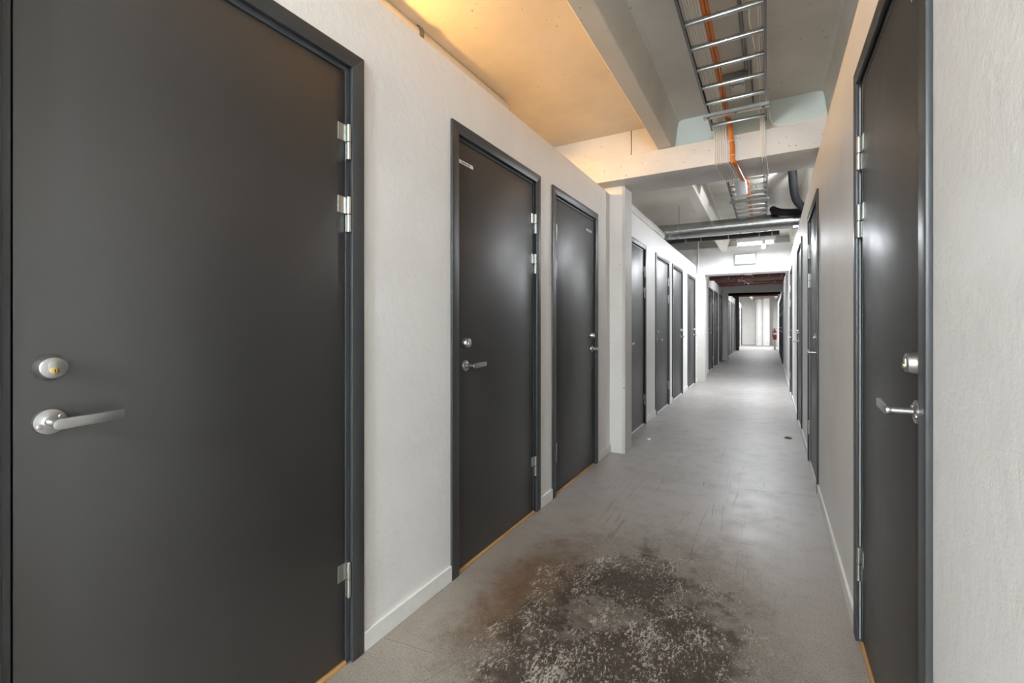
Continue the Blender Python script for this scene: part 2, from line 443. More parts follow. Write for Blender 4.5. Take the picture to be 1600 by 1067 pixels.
def greysill(W, D):
    if ('g', W) not in _cache:
        me = D['threshold'].copy(); me.materials.clear(); me.materials.append(M['base']); _cache[('g', W)] = me
    return _cache[('g', W)]
def make_door(idx, spec, side, strip=None):
    a0, a1, far, label = spec
    W = round(a1 - a0, 3); c = (a0 + a1) / 2
    hs = (-1 if far else 1) if side == 'L' else (1 if far else -1)
    D = door_meshes(W, hs)
    r = empty('door_%d' % idx, mtx=(left_m(c) if side == 'L' else right_m(c)))
    tag(r, label, 'door', kind='structure')
    add('door_frame', D['door_frame'], r); add('architrave', D['architrave'], r); add('rubber_seal', D['rubber_seal'], r)
    lf = add('door_leaf', D['door_leaf'], r)
    tag(add('threshold', D['threshold'], r), 'pale wooden threshold strip') if c < 3.8 and di not in (19,) else add('threshold', greysill(W, D), r)
    for z in (.226, 1.466, 1.711):
        hg = add('hinge', D['hinge'], r); hg.location = (0, 0, z); hg['label'] = 'zinc plated hinge'
    lk = add('lock', D['lock'], r); lk['label'] = 'satin round door lock'
    hd = add('lever_handle', D['lever_handle'], r); hd['label'] = 'satin metal lever handle'
    add('rose', D['rose'], hd)
    near = c < 4.2
    if near:
        add('lock_insert', D['lock_insert'], lk)
        kc = add('key_cylinder', D['key_cylinder'], lk); kc['label'] = 'brass key cylinder'
        add('keyhole', D['keyhole'], lk); add('cover_screw', D['cover_screw'], hd)
    if strip:
        x, z, w, txt = strip
        mb = MB(); mb.box(x - w / 2, x + w / 2, -.006, -.0052, z - .0085, z + .0085)
        lp = mb.build('name_strip', M['lab'], r); lp['label'] = 'white strip with small black lettering'
        t = add('lettering', text_mesh(txt, .0135, M['ink']), lp)
        t.matrix_local = Matrix.Translation((x, -.0050, z)) @ Matrix.Rotation(pi, 4, 'Z') @ Matrix.Rotation(pi / 2, 4, 'X')
    return r
di = 1
for i, s in enumerate(LD):
    st = None
    c = (s[0] + s[1]) / 2
    if i == 1: st = (-(1.741 - c), 1.915, .124, 'L\u00e4genhet 206')
    if i == 2: st = (-(3.440 - c), 1.910, .120, 'L\u00e4genhet 207')
    make_door(di, s, 'L', st); di += 1
for i, s in enumerate(RDL):
    c = (s[0] + s[1]) / 2
    make_door(di, s, 'R', (1.31 - c, 1.912, .12, 'L\u00e4genhet 210') if i == 0 else None); di += 1

# ------------------------------------------------------------------ floor, ceiling, outer shell
XA, XB, YA, YB = -3.4, 2.2, -4.6, 30.1
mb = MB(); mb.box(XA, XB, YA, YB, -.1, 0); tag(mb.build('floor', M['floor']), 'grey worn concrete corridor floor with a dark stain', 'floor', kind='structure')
ribs = [-.725 + 1.17 * k for k in (-2, -1, 0, 1, 2)]
prof = [(XA, 2.842)]
for cx in ribs:
    prof += [(cx - .115, 2.842), (cx - .092, 2.830), (cx - .084, 2.806), (cx - .055, 2.604), (cx - .05, 2.6), (cx + .05, 2.6), (cx + .055, 2.604), (cx + .084, 2.806), (cx + .092, 2.830), (cx + .115, 2.842)]
prof += [(XB, 2.842), (XB, 3.0), (XA, 3.0)]
mb = MB(); mb.prism(prof, 'Y', YA, YB); tag(mb.build('ceiling', M['ceil'], ang=25), 'ribbed concrete slab ceiling with long ribs', 'ceiling', kind='structure')
for nm, b, l in (('wall_back', (XA, XB, YA - .1, YA, 0, 3), 'white wall behind the camera'),
                 ('wall_storage_left', (XA - .1, XA, YA, YB, 0, 3), 'outer wall of the storage rooms on the left'),
                 ('wall_storage_right', (XB, XB + .1, YA, YB, 0, 3), 'outer wall of the storage rooms on the right'),
                 ('wall_far', (XA, XB, 30.0, 30.1, 0, 2.9), 'bright white end wall of the corridor')):
    mb = MB(); mb.box(*b); tag(mb.build(nm, M['wall']), l, 'wall', kind='structure')
for y in (3.98, 9.9, 16.2, 22.8):     # unseen partitions added to stop lamp light spreading between bays
    for x0, x1, sd in ((XA, XL - WT, 'left'), (RX0 + RS * y + WT + .02, XB, 'right')):
        mb = MB(); mb.box(x0, x1, y, y + .12, 0, 2.3)
        tag(mb.build('wall_light_block', M['wall']), 'unseen partition added to block light between bays on the %s %d m along' % (sd, round(y)), 'wall', kind='structure')

# cross beams and pillars
mb = MB(); mb.box(XA, XB, 3.80, 4.27, 2.398, 2.597, .008, 2)
tag(mb.build('ceiling_beam', M['beam']), 'cream painted concrete cross beam carrying the cables over the corridor', 'beam', kind='structure')
mb = MB(); mb.prism([(-1.36, 3.975), (-1.125, 3.975), (-1.103, 3.990), (-1.103, 4.215), (-1.110, 4.222), (-1.36, 4.222)], 'Z', 0, 2.398)
tag(mb.build('pillar', M['beam'], ang=20), 'white painted concrete pillar under the cross beam on the left', 'pillar', kind='structure')
mb = MB(); mb.box(XA, XB, 9.74, 10.12, 2.163, 2.695, .006, 1)
tag(mb.build('ceiling_beam', M['beamwhite']), 'white header above the portal with the exit sign', 'beam', kind='structure')
mb = MB(); mb.box(-1.36, -1.082, 9.74, 10.12, 0, 2.163, .008, 2)
tag(mb.build('pillar', M['beam']), 'white pillar forming the left side of the portal', 'pillar', kind='structure')
mb = MB(); mb.box(XA, XB, 16.13, 16.42, 2.20, 2.45, .006, 1)
tag(mb.build('ceiling_beam', M['beam']), 'pale lintel beam seen through the portal below red pipes', 'beam', kind='structure')
mb = MB(); mb.box(-1.36, -1.10, 16.13, 16.42, 0, 2.20, .008, 2)
tag(mb.build('pillar', M['beam']), 'pale pillar under the distant lintel beam', 'pillar', kind='structure')
mb = MB(); mb.box(XA, XB, 22.7, 23.0, 2.52, 2.84, .006, 1)
tag(mb.build('ceiling_beam', M['darkcol']), 'dark distant cross beam near the corridor end', 'beam', kind='structure')
mb = MB(); mb.box(-1.36, -1.09, 22.75, 23.0, 0, 2.52, .008, 2)
tag(mb.build('pillar', M['darkcol']), 'dark grey distant pillar on the left', 'pillar', kind='structure')
mb = MB(); mb.lathe((-.36, 29.2, 0), (0, 0, 1), [(.20, 0), (.20, 2.62)], 40)
tag(mb.build('pillar', M['beamwhite']), 'round white column at the end of the corridor', 'pillar', kind='structure')
mb = MB(); mb.box(-.17, .14, 28.9, 29.6, 0, 2.66, .005, 1)
tag(mb.build('pillar', M['beamwhite']), 'bright square white pillar at the end of the corridor', 'pillar', kind='structure')

# boards closing the ceiling troughs above the beams
def trough(name, cl, cr, y, mat, label, z0=2.598, x0=None, x1=None):
    p = [(cl + .058, z0), (cl + .086, 2.806), (cl + .093, 2.829), (cl + .117, 2.841), (cr - .117, 2.841), (cr - .093, 2.829), (cr - .086, 2.806), (cr - .058, z0)]
    if z0 > 2.6: p[0] = (cl + .07, z0); p[-1] = (cr - .07, z0)
    if x0 is not None: p = [(x0, z0), (x0, 2.841)] + p[4:]
    if x1 is not None: p = p[:4] + [(x1, 2.841), (x1, z0)]
    mb = MB(); mb.prism(p, 'Y', y, y + .05)
    return tag(mb.build(name, mat), label, 'trim', kind='structure')
trough('trim_1', ribs[2], ribs[3], 3.90, M['infill'], 'pale green infill board between ceiling ribs behind the cable ladder')
trough('trim_2', ribs[1], ribs[2], 3.90, M['beam'], 'warm lit infill board above the beam, left of the seam', x1=-1.028)
trough('trim_3', ribs[1], ribs[2], 3.90, M['beam'], 'short warm lit infill board right of the seam beside the rib', x0=-1.020)
trough('trim_4', ribs[0], ribs[1], 3.90, M['beam'], 'infill board above the storage room on the left')
trough('trim_5', ribs[3], ribs[4], 3.90, M['beam'], 'infill board above the storage room on the right')
k = 6
for y, z0 in ((10.0, 2.69), ):
    for q in range(4):
        trough('trim_%d' % k, ribs[q], ribs[q + 1], y, M['beamwhite'], 'white infill board above the portal header in ceiling bay %s' % ('one', 'two', 'three', 'four')[q], z0); k += 1
for q in range(4):
    p_ = [(ribs[q] + .058, 2.45), (ribs[q] + .117, 2.841), (ribs[q + 1] - .117, 2.841), (ribs[q + 1] - .058, 2.45)]
    mb = MB(); mb.prism(p_, 'Y', 16.22, 16.27); tag(mb.build('trim_%d' % k, M['ceil']), 'distant infill board above the lintel in ceiling bay %s' % ('one', 'two', 'three', 'four')[q], 'trim', kind='structure'); k += 1

# ------------------------------------------------------------------ cable ladders
def ladder(label, y0, y1, z, rung_ys, xl, xr, hangers):
    r = empty('cable_ladder', (0, y0, z))
    inv = Matrix.Translation((0, -y0, -z))
    for s, x in ((1, xl), (-1, xr)):
        mb = MB()       # C profile rail
        a, b = sorted((x, x + s * .003)); mb.box(a, b, y0, y1, z - .012, z + .045)
        a, b = sorted((x, x + s * .013)); mb.box(a, b, y0, y1, z - .0145, z - .012); mb.box(a, b, y0, y1, z + .045, z + .0475)
        mb.build('side_rail', M['galvdark'], r, inv)
    for ry in rung_ys:
        mb = MB(); mb.box(xl + .003, xr - .003, ry - .0115, ry + .0115, z - .010, z + .012, .0045, 2)
        ru = mb.build('rung', M['galv'], r, inv)
        if ry < 3.6:
            mb = MB(); k = 14
            for i in range(k):
                x = xl + .03 + (xr - xl - .06) * i / (k - 1)
                mb.lathe((x, ry - .0116, z - .002), (0, -1, 0), [(.0032, 0), (.0028, .0006), (.0005, .0008)], 8)
            mb.build('row_of_holes', M['galvdark'], ru, inv)
    for hy in hangers:
        mb = MB()
        mb.box(xl - .02, xr + .015, hy - .022, hy + .022, z - .042, z - .039, 0); mb.box(xl - .02, xr + .015, hy - .022, hy - .019, z - .042, z - .0155); mb.box(xl - .02, xr + .015, hy + .019, hy + .022, z - .042, z - .0155)
        hc = mb.build('hanger_channel', M['galv'], r, inv)
        for x in (xl + .012, (xl + xr) / 2, xr - .02):
            mb = MB(); mb.lathe((x, hy - .010, z - .042), (0, 0, -1), [(.010, 0), (.010, .002), (.0068, .0022), (.0068, .007), (.001, .0072)], 12)
            mb.build('bolt', M['galvdark'], hc, inv)
        if not 3 < hy < 4:
            mb = MB(); mb.cyl(((xl + xr) / 2 + .07, hy, z - .03), ((xl + xr) / 2 + .07, hy, 2.838), .004, 8)
            mb.build('hanger_rod', M['galvdark'], r, inv)
    tag(r, label, 'cable ladder')
    return r
ZL = 2.660
ladder('galvanised cable ladder under the ceiling in front of the cross beam', .20, 3.765, ZL, [2.393 - .2305 * i for i in range(9, 0, -1)] + [2.393 + .2305 * i for i in range(5)] + [3.700], -.372, .0, [3.46, 1.30])
ladder('dark looking cable ladder beyond the cross beam above the round duct', 4.85, 8.70, 2.690, [5.10 + .231 * i for i in range(15)], -.378, .010, [6.14, 8.2])

# cables
names = ['first', 'second', 'third', 'fourth', 'fifth', 'sixth', 'seventh', 'eighth', 'ninth']
def cable_path(x, seed, x2=None, hook=0.0, lift=0.0):
    rnd = random.Random(seed); x2 = x if x2 is None else x2
    pts = []; y = .22
    zc = ZL + .012 + .0065 + lift
    while y < 3.5:
        pts.append((x + .004 * sin(y * 2.1), y, zc + .001 + .002 * sin(y * 5))); y += .46
    pts += [(x, 3.60, zc), (x + (x2 - x) * .3, 3.735, zc - .001), (x + (x2 - x) * .5, 3.782, zc - .035), (x + (x2 - x) * .7, 3.7905, 2.57), (x2, 3.7915, 2.50),
            (x2, 3.7905, 2.42), (x2 + .004 + hook * .3, 3.812, 2.386), (x2 + .01 + hook * .6, 4.03, 2.384), (x2 + .012 + hook, 4.255, 2.386), (x2 + .014 + hook, 4.36, 2.43), (x2 + .01 + hook, 4.62, 2.67), (x2 + hook, 4.80, 2.712), (x2 + hook, 5.1, 2.712)]
    y = 5.6
    while y < 8.6:
        pts.append((x2 + hook + .003 * sin(y * 1.7), y, 2.710)); y += .6
    return pts
xs = [-.3545, -.3418, -.3293, -.3168, -.3040, -.2917, -.2790]
for i, x in enumerate(xs):
    mb = MB(); mb.tube(cable_path(x, i, -.349 + .0138 * i, .022 + .0025 * i, .0002 * (i % 3)), (.0044, .0038, .0041)[i % 3], 8, 4)
    o = mb.build('cable', M['cable'])
    tag(o, 'pale plastic cable, %s from the left edge of the cable ladder, bent around the beam' % names[i], 'cable', 'pale cables bundled on the left of the ladder')
root = empty('orange_cable_bundle', (-.252, .3, ZL + .03))
inv = Matrix.Translation((.252, -.3, -ZL - .03))
p_ = cable_path(-.255, 99, -.226, .042, .006)
p_ = [(a, b + (-.013 if 3.75 < b < 3.80 else -.006 if 3.80 < b < 3.9 else 0), c + (-.012 if c < 2.43 and b < 3.8 else -.010 if 3.80 < b < 4.3 else .006 if b > 4.7 else 0)) for a, b, c in p_]
mb = MB()
for ox, oz in ((-.0085, 0), (.0085, .001), (0, .009)):
    mb.tube([(a + ox, b - (oz * .6 if 3.75 < b < 3.8 else 0), c + (oz if b < 3.75 else 0)) for a, b, c in p_], .0088, 10, 4)
mb.build('orange_cable', M['orange'], root, inv)
for z in (2.545, 2.435):
    mb = MB(); mb.lathe((-.232 if z > 2.5 else -.227, 3.7765, z - .002), (0, 0, 1), [(.0195, 0), (.0198, .001), (.0198, .003), (.0195, .004)], 18)
    t = mb.build('cable_tie', M['cable'], root, inv); t['label'] = 'pale cable tie'
tag(root, 'thick orange cable bundle beside the pale cables on the ladder', 'cable bundle')
for i, (x, x2) in enumerate(((-.044, -.034), (-.032, -.022), (-.020, -.010))):
    pts = cable_path(x, 40 + i, x2, .008)
    if i == 0: pts = [(a - (.028 if 2.3 < b < 2.6 else .0), b, c) for a, b, c in pts]
    mb = MB(); mb.tube(pts, .0042, 8, 4)
    tag(mb.build('cable', M['cable']), 'pale plastic cable along the right edge of the ladder, %s one from the middle' % names[i], 'cable', 'pale cables on the right of the ladder')
mb = MB(); mb.tube([(.014, 3.70, ZL + .022), (.035, 3.79, 2.635), (.10, 3.815, 2.606), (.22, 3.82, 2.6045), (.36, 3.82, 2.6045)], .0045, 8, 5)
tag(mb.build('cable', M['cable']), 'single thin pale cable lying along the top of the beam towards the right wall', 'cable')

# conduit and socket box on the ceiling above the ladder
mb = MB(); mb.tube([(-.132, .6, 2.8305), (-.130, 2.0, 2.8305), (-.122, 2.9, 2.8305), (-.118, 3.322, 2.8305)], .010, 10, 3)
mb.tube([(-.090, 3.20, 2.834), (-.088, 3.84, 2.834)], .006, 8, 1)
tag(mb.build('conduit', M['galvdark']), 'thin dark conduit on the ceiling above the cable ladder', 'conduit')
r = empty('junction_box', (-.165, 3.44, 2.842)); inv = Matrix.Translation((.165, -3.44, -2.842))
mb = MB(); mb.box(-.26, -.105, 3.335, 3.365, 2.800, 2.841, .003, 1); b_ = mb.build('mounting_rail', M['galvdark'], r, inv)
mb = MB(); mb.box(-.215, -.125, 3.39, 3.53, 2.785, 2.841, .006, 2); mb.build('box_body', M['greybox'], r, inv)
mb = MB(); mb.box(-.212, -.128, 3.393, 3.527, 2.777, 2.785, .003, 1); ld = mb.build('box_lid', M['galv'], r, inv)
for sx in (-.20, -.14):
    mb = MB(); mb.lathe((sx, 3.41, 2.777), (0, 0, -1), [(.005, 0), (.005, .003), (.001, .0035)], 10); mb.build('lid_screw', M['galvdark'], ld, inv)
for sx in (-.19, -.165, -.14):
    mb = MB(); mb.cyl((sx, 3.53, 2.815), (sx, 3.565, 2.815), .010, 10); mb.build('cable_gland', M['black'], r, inv)
tag(r, 'small grey junction box on the ceiling seen through the near cable ladder', 'junction box')
r = empty('trunking_box', (-.235, 5.2, 2.675)); inv = Matrix.Translation((.235, -5.2, -2.675))
mb = MB(); mb.box(-.285, -.185, 4.90, 5.50, 2.575, 2.672, .006, 2); mb.build('box_body', M['greybox'], r, inv)
mb = MB(); mb.box(-.288, -.182, 5.502, 5.51, 2.572, 2.674, .002, 1); mb.build('end_cap', M['greybox'], r, inv)
tag(r, 'light grey box hanging under the far cable ladder just past the beam', 'box')

# ------------------------------------------------------------------ ducts and pipes
DY, DZ, DR = 6.70, 2.483, .099
r = empty('ventilation_duct', (-.5, DY, DZ)); inv = Matrix.Translation((.5, -DY, -DZ))
prof = []; x = -3.2
while x < 1.6:
    prof += [(DR, x), (DR, x + .128), (DR + .0022, x + .1295), (DR + .0022, x + .1325), (DR, x + .134)]; x += .135
mb = MB(); mb.lathe((0, DY, DZ), (1, 0, 0), prof, 36); mb.build('duct_pipe', M['duct'], r, inv, ang=50)
mb = MB(); mb.lathe((0, DY, DZ), (1, 0, 0), [(DR + .006, -1.42), (DR + .008, -1.415), (DR + .008, -1.22), (DR + .006, -1.21)], 36); mb.build('coupling_sleeve', M['duct'], r, inv)
for hx in (-1.08, .9):
    mb = MB(); mb.cyl((hx, DY - .01, DZ + .1), (hx, DY - .01, 2.838), .004, 8); hr = mb.build('hanger_rod', M['galvdark'], r, inv)
    mb = MB(); mb.lathe((hx - .012, DY, DZ), (1, 0, 0), [(DR + .003, 0), (DR + .005, .001), (DR + .005, .023), (DR + .003, .024)], 36); mb.build('pipe_clamp', M['galv'], hr, inv)
mb = MB(); mb.box(.28, .345, DY - .13, DY - .08, DZ - .125, DZ - .09, .004, 1); mb.build('wall_bracket', M['galvdark'], r, inv)
tag(r, 'big round spiral steel ventilation duct crossing the corridor', 'duct')
r = empty('small_pipe', (-.6, 7.8, 2.535)); inv = Matrix.Translation((.6, -7.8, -2.535))
mb = MB(); mb.cyl((-3.0, 7.8, 2.535), (.165, 7.8, 2.535), .034, 20, .003); mb.build('pipe_run', M['pipeblk'], r, inv)
for hx in (-1.15, -.92, -.52, -.10, .07):
    mb = MB(); mb.lathe((hx - .007, 7.8, 2.535), (1, 0, 0), [(.0345, 0), (.037, .001), (.037, .013), (.0345, .014)], 20); cl = mb.build('pipe_clip', M['galv'], r, inv)
    mb = MB(); mb.cyl((hx, 7.8, 2.568), (hx, 7.8, 2.838), .003, 6); mb.build('clip_rod', M['galvdark'], cl, inv)
tag(r, 'dark narrow pipe with clips just behind and below the round duct', 'pipe')
mb = MB(); mb.tube([(.20, 5.45, 2.842), (.235, 5.6, 2.80), (.258, 5.85, 2.68), (.30, 6.05, 2.57), (.42, 6.22, 2.47), (.6, 6.33, 2.39), (.9, 6.38, 2.37)], .042, 18, 6)
tag(mb.build('insulated_hose', M['hose']), 'thick black hose bending down from the ceiling behind the right wall top', 'hose')
mb = MB(); mb.tube([(.09, 7.3, 2.74), (.078, 7.0, 2.71), (.075, 6.76, 2.655), (.10, 6.57, 2.595), (.18, 6.52, 2.555), (.4, 6.52, 2.535), (.9, 6.50, 2.52)], .043, 18, 6)
tag(mb.build('insulated_hose', M['hose']), 'thick black hose resting on top of the round duct near the right wall', 'hose')

def flex(label, x, z, y0, y1, r0, wob):
    pts = []; rr = []
    nn = int((y1 - y0) / .0125)
    for i in range(nn + 1):
        y = y0 + (y1 - y0) * i / nn
        pts.append((x + wob * sin(y * 2.3), y, z + wob * .6 * sin(y * 3.1 + 1))); rr.append(r0 * (1.0 if i % 2 else .965))
    r = empty('flexible_duct', (x, y0, z)); iv = Matrix.Translation((-x, -y0, -z))
    mb = MB(); mb.tube(pts, rr, 22, 1); mb.build('duct_pipe', M['foil'], r, iv, ang=80)
    for q in (.25, .75):
        y = y0 + (y1 - y0) * q
        mb = MB(); mb.lathe((x, y - .012, z), (0, 1, 0), [(r0 + wob, 0), (r0 + wob + .003, .001), (r0 + wob + .003, .023), (r0 + wob, .024)], 24); mb.cyl((x, y, z + r0), (x, y, 2.838), .004, 8)
        mb.build('hanger_strap', M['galvdark'], r, iv)
    return tag(r, label, 'duct')
flex('warm lit flexible foil duct peeking over the left wall below the ceiling', -1.735, 2.790, -1.0, 2.92, .050, .005)
pts = []; rr = []
for i in range(170):
    pts.append((-1.300 + .004 * sin(i * .06), 4.40 + i * .0125, 2.405)); rr.append(.065 if i % 2 else .0625)
mb = MB(); mb.tube(pts, rr, 22, 1)
tag(mb.build('flexible_duct', M['foil'], ang=80), 'silvery flexible duct resting on the left wall top past the pillar', 'duct')

r = empty('conduit', (-1.20, 9.715, 2.20)); inv = Matrix.Translation((1.20, -9.715, -2.20))
mb = MB(); mb.tube([(-1.20, 9.715, 2.20), (-1.20, 9.715, 2.60), (-1.20, 9.715, 2.825)], .012, 10, 1); mb.build('conduit_pipe', M['plastic'], r, inv)
for z in (2.30, 2.62):
    mb = MB(); mb.box(-1.222, -1.178, 9.702, 9.7395, z - .008, z + .008, .003, 1); mb.build('mounting_clip', M['plastic'], r, inv)
tag(r, 'thin white conduit running up the left side of the portal header', 'conduit')

# luminaire in front of the header
r = empty('tube_luminaire', (-.17, 8.9, 2.56)); inv = Matrix.Translation((.17, -8.9, -2.56))
mb = MB(); mb.box(-.47, .13, 8.83, 8.97, 2.60, 2.665, .008, 2); mb.build('lamp_housing', M['plastic'], r, inv)
for y in (8.865, 8.935):
    mb = MB(); mb.cyl((-.44, y, 2.572), (.10, y, 2.572), .013, 14, .002); t = mb.build('fluorescent_tube', M['tube_cool'], r, inv); t['label'] = 'lit fluorescent tube'
for x in (-.462, .112):
    mb = MB(); mb.box(x - .012, x + .012, 8.835, 8.965, 2.550, 2.602, .005, 1); mb.build('end_cap', M['greybox'], r, inv)
for x in (-.35, .02):
    mb = MB(); mb.box(x - .012, x + .012, 8.885, 8.915, 2.66, 2.842); mb.build('hanger_bracket', M['plastic'], r, inv)
mb = MB(); mb.box(-.07, -.02, 8.79, 8.81, 2.46, 2.62, .004, 1); mb.build('end_plate', M['plastic'], r, inv)
tag(r, 'lit fluorescent tube luminaire above the exit sign in front of the header', 'lamp')
# same lamp in the bays farther on
def far_lamp(y, x, z, label):
    r = empty('tube_luminaire', (x, y, z)); iv = Matrix.Translation((-x, -y, -z))
    mb = MB(); mb.box(x - .07, x + .07, y - .62, y + .62, z + .03, z + .10, .008, 2); mb.build('lamp_housing', M['plastic'], r, iv)
    for q in (-.035, .035):
        mb = MB(); mb.cyl((x + q, y - .58, z), (x + q, y + .58, z), .013, 12, .002); mb.build('fluorescent_tube', M['tube_far'], r, iv)
    for q in (-.6, .6):
        mb = MB(); mb.box(x - .065, x + .065, y + q - .015, y + q + .015, z - .02, z + .03, .004, 1); mb.build('end_cap', M['plastic'], r, iv)
        mb = MB(); mb.box(x - .01, x + .01, y + q * .7 - .01, y + q * .7 + .01, z + .1, 2.842); mb.build('hanger_bracket', M['plastic'], r, iv)
    tag(r, label, 'lamp')
M['tube_far'] = emit('distant_fluorescent_tube_lit', (.92, .95, 1.0), 24)
far_lamp(13.0, -.40, 2.66, 'ceiling tube lamp between portal and distant lintel, hidden by the header')
far_lamp(19.2, -.40, 2.66, 'ceiling tube lamp past the distant lintel beam')
far_lamp(26.0, -.40, 2.66, 'ceiling tube lamp lighting the white end wall')

# exit sign
r = empty('exit_sign', (-.36, 9.70, 2.42)); inv = Matrix.Translation((.36, -9.70, -2.42))
mb = MB(); mb.box(-.545, -.175, 9.665, 9.74, 2.318, 2.520, .006, 2); mb.build('sign_housing', M['exitframe'], r, inv)
mb = MB(); mb.box(-.530, -.190, 9.659, 9.664, 2.333, 2.505, .001, 1); fc = mb.build('sign_face', M['exitface'], r, inv); fc['label'] = 'glowing white sign face'
mb = MB(); yy = (9.656, 9.6585)
def seg(x0, z0, x1, z1, w):
    v = Vector((x1 - x0, z1 - z0)); L = v.length; v /= L; q = Vector((-v.y, v.x)) * w / 2
    mb.prism([(x0 + q.x, z0 + q.y), (x1 + q.x, z1 + q.y), (x1 - q.x, z1 - q.y), (x0 - q.x, z0 - q.y)], 'Y', *yy)
mb.box(-.30, -.215, yy[0], yy[1], 2.345, 2.495); mb.build('doorway_sign', M['exitgreen'], fc, inv); mb = MB()
seg(-.50, 2.42, -.42, 2.42, .022)                        # arrow
mb.prism([(-.515, 2.42), (-.475, 2.455), (-.475, 2.385)], 'Y', *yy)
mb.build('arrow_sign', M['exitgreen'], fc, inv)
mb = MB(); yy = (9.6530, 9.6555)
mb.lathe((-.333, 9.6565, 2.474), (0, -1, 0), [(.013, 0), (.013, .0025)], 16)
seg(-.335, 2.458, -.352, 2.410, .024); seg(-.352, 2.412, -.325, 2.385, .015); seg(-.325, 2.387, -.335, 2.352, .013)
seg(-.354, 2.412, -.380, 2.385, .014); seg(-.380, 2.387, -.405, 2.382, .012)
seg(-.340, 2.452, -.312, 2.432, .011); seg(-.338, 2.452, -.372, 2.446, .011); seg(-.372, 2.447, -.382, 2.425, .010)
mb.build('running_figure', M['exitgreen'], fc, inv)
tag(r, 'glowing white and pale green exit sign on the portal header', 'exit sign')

# red sprinkler pipes beyond the portal
def redpipe(label, y, z0, z1, x0, x1, rad, joints):
    r = empty('sprinkler_pipe', (x0, y, z0)); iv = Matrix.Translation((-x0, -y, -z0))
    mb = MB(); mb.tube([(x0, y, z0), (x1, y, z1)], rad, 16, 1); mb.build('pipe_run', M['red'], r, iv)
    for jx in joints:
        z = z0 + (z1 - z0) * (jx - x0) / (x1 - x0)
        mb = MB(); mb.lathe((jx - .03, y, z), (1, 0, 0), [(rad, 0), (rad + .012, .004), (rad + .012, .056), (rad, .06)], 16); c_ = mb.build('pipe_coupling', M['red'], r, iv)
        mb = MB(); mb.lathe((jx - .004, y, z), (1, 0, 0), [(rad + .0125, 0), (rad + .016, .001), (rad + .016, .007), (rad + .0125, .008)], 14); mb.build('clamp_ring', M['zinc'], c_, iv)
    mb = MB(); mb.cyl(((x0 + x1) / 2, y, (z0 + z1) / 2 + rad), ((x0 + x1) / 2, y, 2.838), .005, 8); mb.build('hanger_rod', M['galvdark'], r, iv)
    tag(r, label, 'pipe')
    return r, iv
r, iv = redpipe('upper red sprinkler pipe with fittings just beyond the portal', 12.0, 2.285, 2.310, -1.225, .365, .045, (-.80, -.50, -.28, .05, .30))
mb = MB(); mb.tube([(-.5, 12.0, 2.29), (-.46, 12.15, 2.27), (-.36, 12.6, 2.22), (-.33, 12.75, 2.20)], .028, 12, 3); mb.build('branch_pipe', M['red'], r, iv)
mb = MB(); mb.cyl((-.56, 11.98, 2.25), (-.38, 11.9, 2.13), .010, 10); b_ = mb.build('drain_branch', M['zinc'], r, iv)
mb = MB(); mb.lathe((-.37, 11.9, 2.115), (0, 0, 1), [(.022, 0), (.022, .006), (.010, .008), (.010, .04)], 12); mb.build('sprinkler_head', M['zinc'], r, iv)
redpipe('lower red sprinkler pipe right above the distant lintel', 14.5, 2.330, 2.360, -1.225, .385, .050, (-.95, -.55, .2))
redpipe('short red sprinkler pipe high in the distant last bay', 24.0, 2.54, 2.54, -1.2, .46, .045, (-.5, .1))
mb = MB(); mb.tube([(-1.225, 18.2, 2.285), (.42, 18.2, 2.305)], .068, 18, 1)
tag(mb.build('insulated_pipe', M['hose']), 'black insulated pipe crossing below the distant lintel', 'pipe')

# extinguisher on the far right
ex = .33; ey = 24.3
r = empty('fire_extinguisher', (ex, ey, .45)); inv = Matrix.Translation((-ex, -ey, -.45))
mb = MB(); mb.lathe((ex, ey, .48), (0, 0, 1), [(.070, 0), (.078, .012), (.078, .36), (.066, .41), (.03, .44), (.024, .46)], 24); mb.build('cylinder_body', M['redx'], r, inv)
mb = MB(); mb.lathe((ex, ey, .94), (0, 0, 1), [(.022, 0), (.022, .035), (.012, .04)], 14); mb.box(ex - .02, ex + .10, ey - .012, ey + .012, .975, .99, .003, 1); mb.build('valve_handle', M['black'], r, inv)
mb = MB(); mb.tube([(ex - .02, ey, .965), (ex - .09, ey - .02, .93), (ex - .10, ey - .02, .75), (ex - .085, ey - .02, .60)], .012, 10, 4); mb.build('hose', M['black'], r, inv)
mb = MB(); mb.lathe((ex, ey, .70), (0, 0, 1), [(.0785, 0), (.079, .001), (.079, .10), (.0785, .101)], 24); mb.build('paper_label', M['lab'], r, inv)
mb = MB(); mb.cyl((ex, ey, 0), (ex, ey, .03), .10, 20, .004); mb.cyl((ex, ey, .03), (ex, ey, .47), .045, 16); mb.cyl((ex, ey, .455), (ex, ey, .48), .08, 20, .004)
st = mb.build('stand', M['greybox'], r, inv); st['label'] = 'grey floor stand'
tag(r, 'red fire extinguisher on a stand at the far right end', 'fire extinguisher')

# litter on the floor
def crumple(name, x, y, s, mat, label, cat, seed):
    mb = MB(); bm = mb.bm
    bmesh.ops.create_icosphere(bm, subdivisions=3, radius=1)
    for v in bm.verts:
        k = 1 + .5 * noise.noise(v.co * 1.7 + Vector((seed, 0, 0)))
        v.co = Vector((v.co.x * s * k, v.co.y * s * .8 * k, max(0, (v.co.z * .35 * k + .22) * s)))
    o = mb.build(name, mat, None, Matrix.Translation((x, y, 0)), 30)
    tag(o, label, cat)
crumple('paper_scrap', -1.03, 4.60, .022, M['paper'], 'small white paper scrap on the floor past the left pillar', 'litter', 3)
crumple('dry_leaf', .19, 5.35, .030, M['leafdry'], 'small dark dry debris on the floor by the right wall', 'litter', 8)

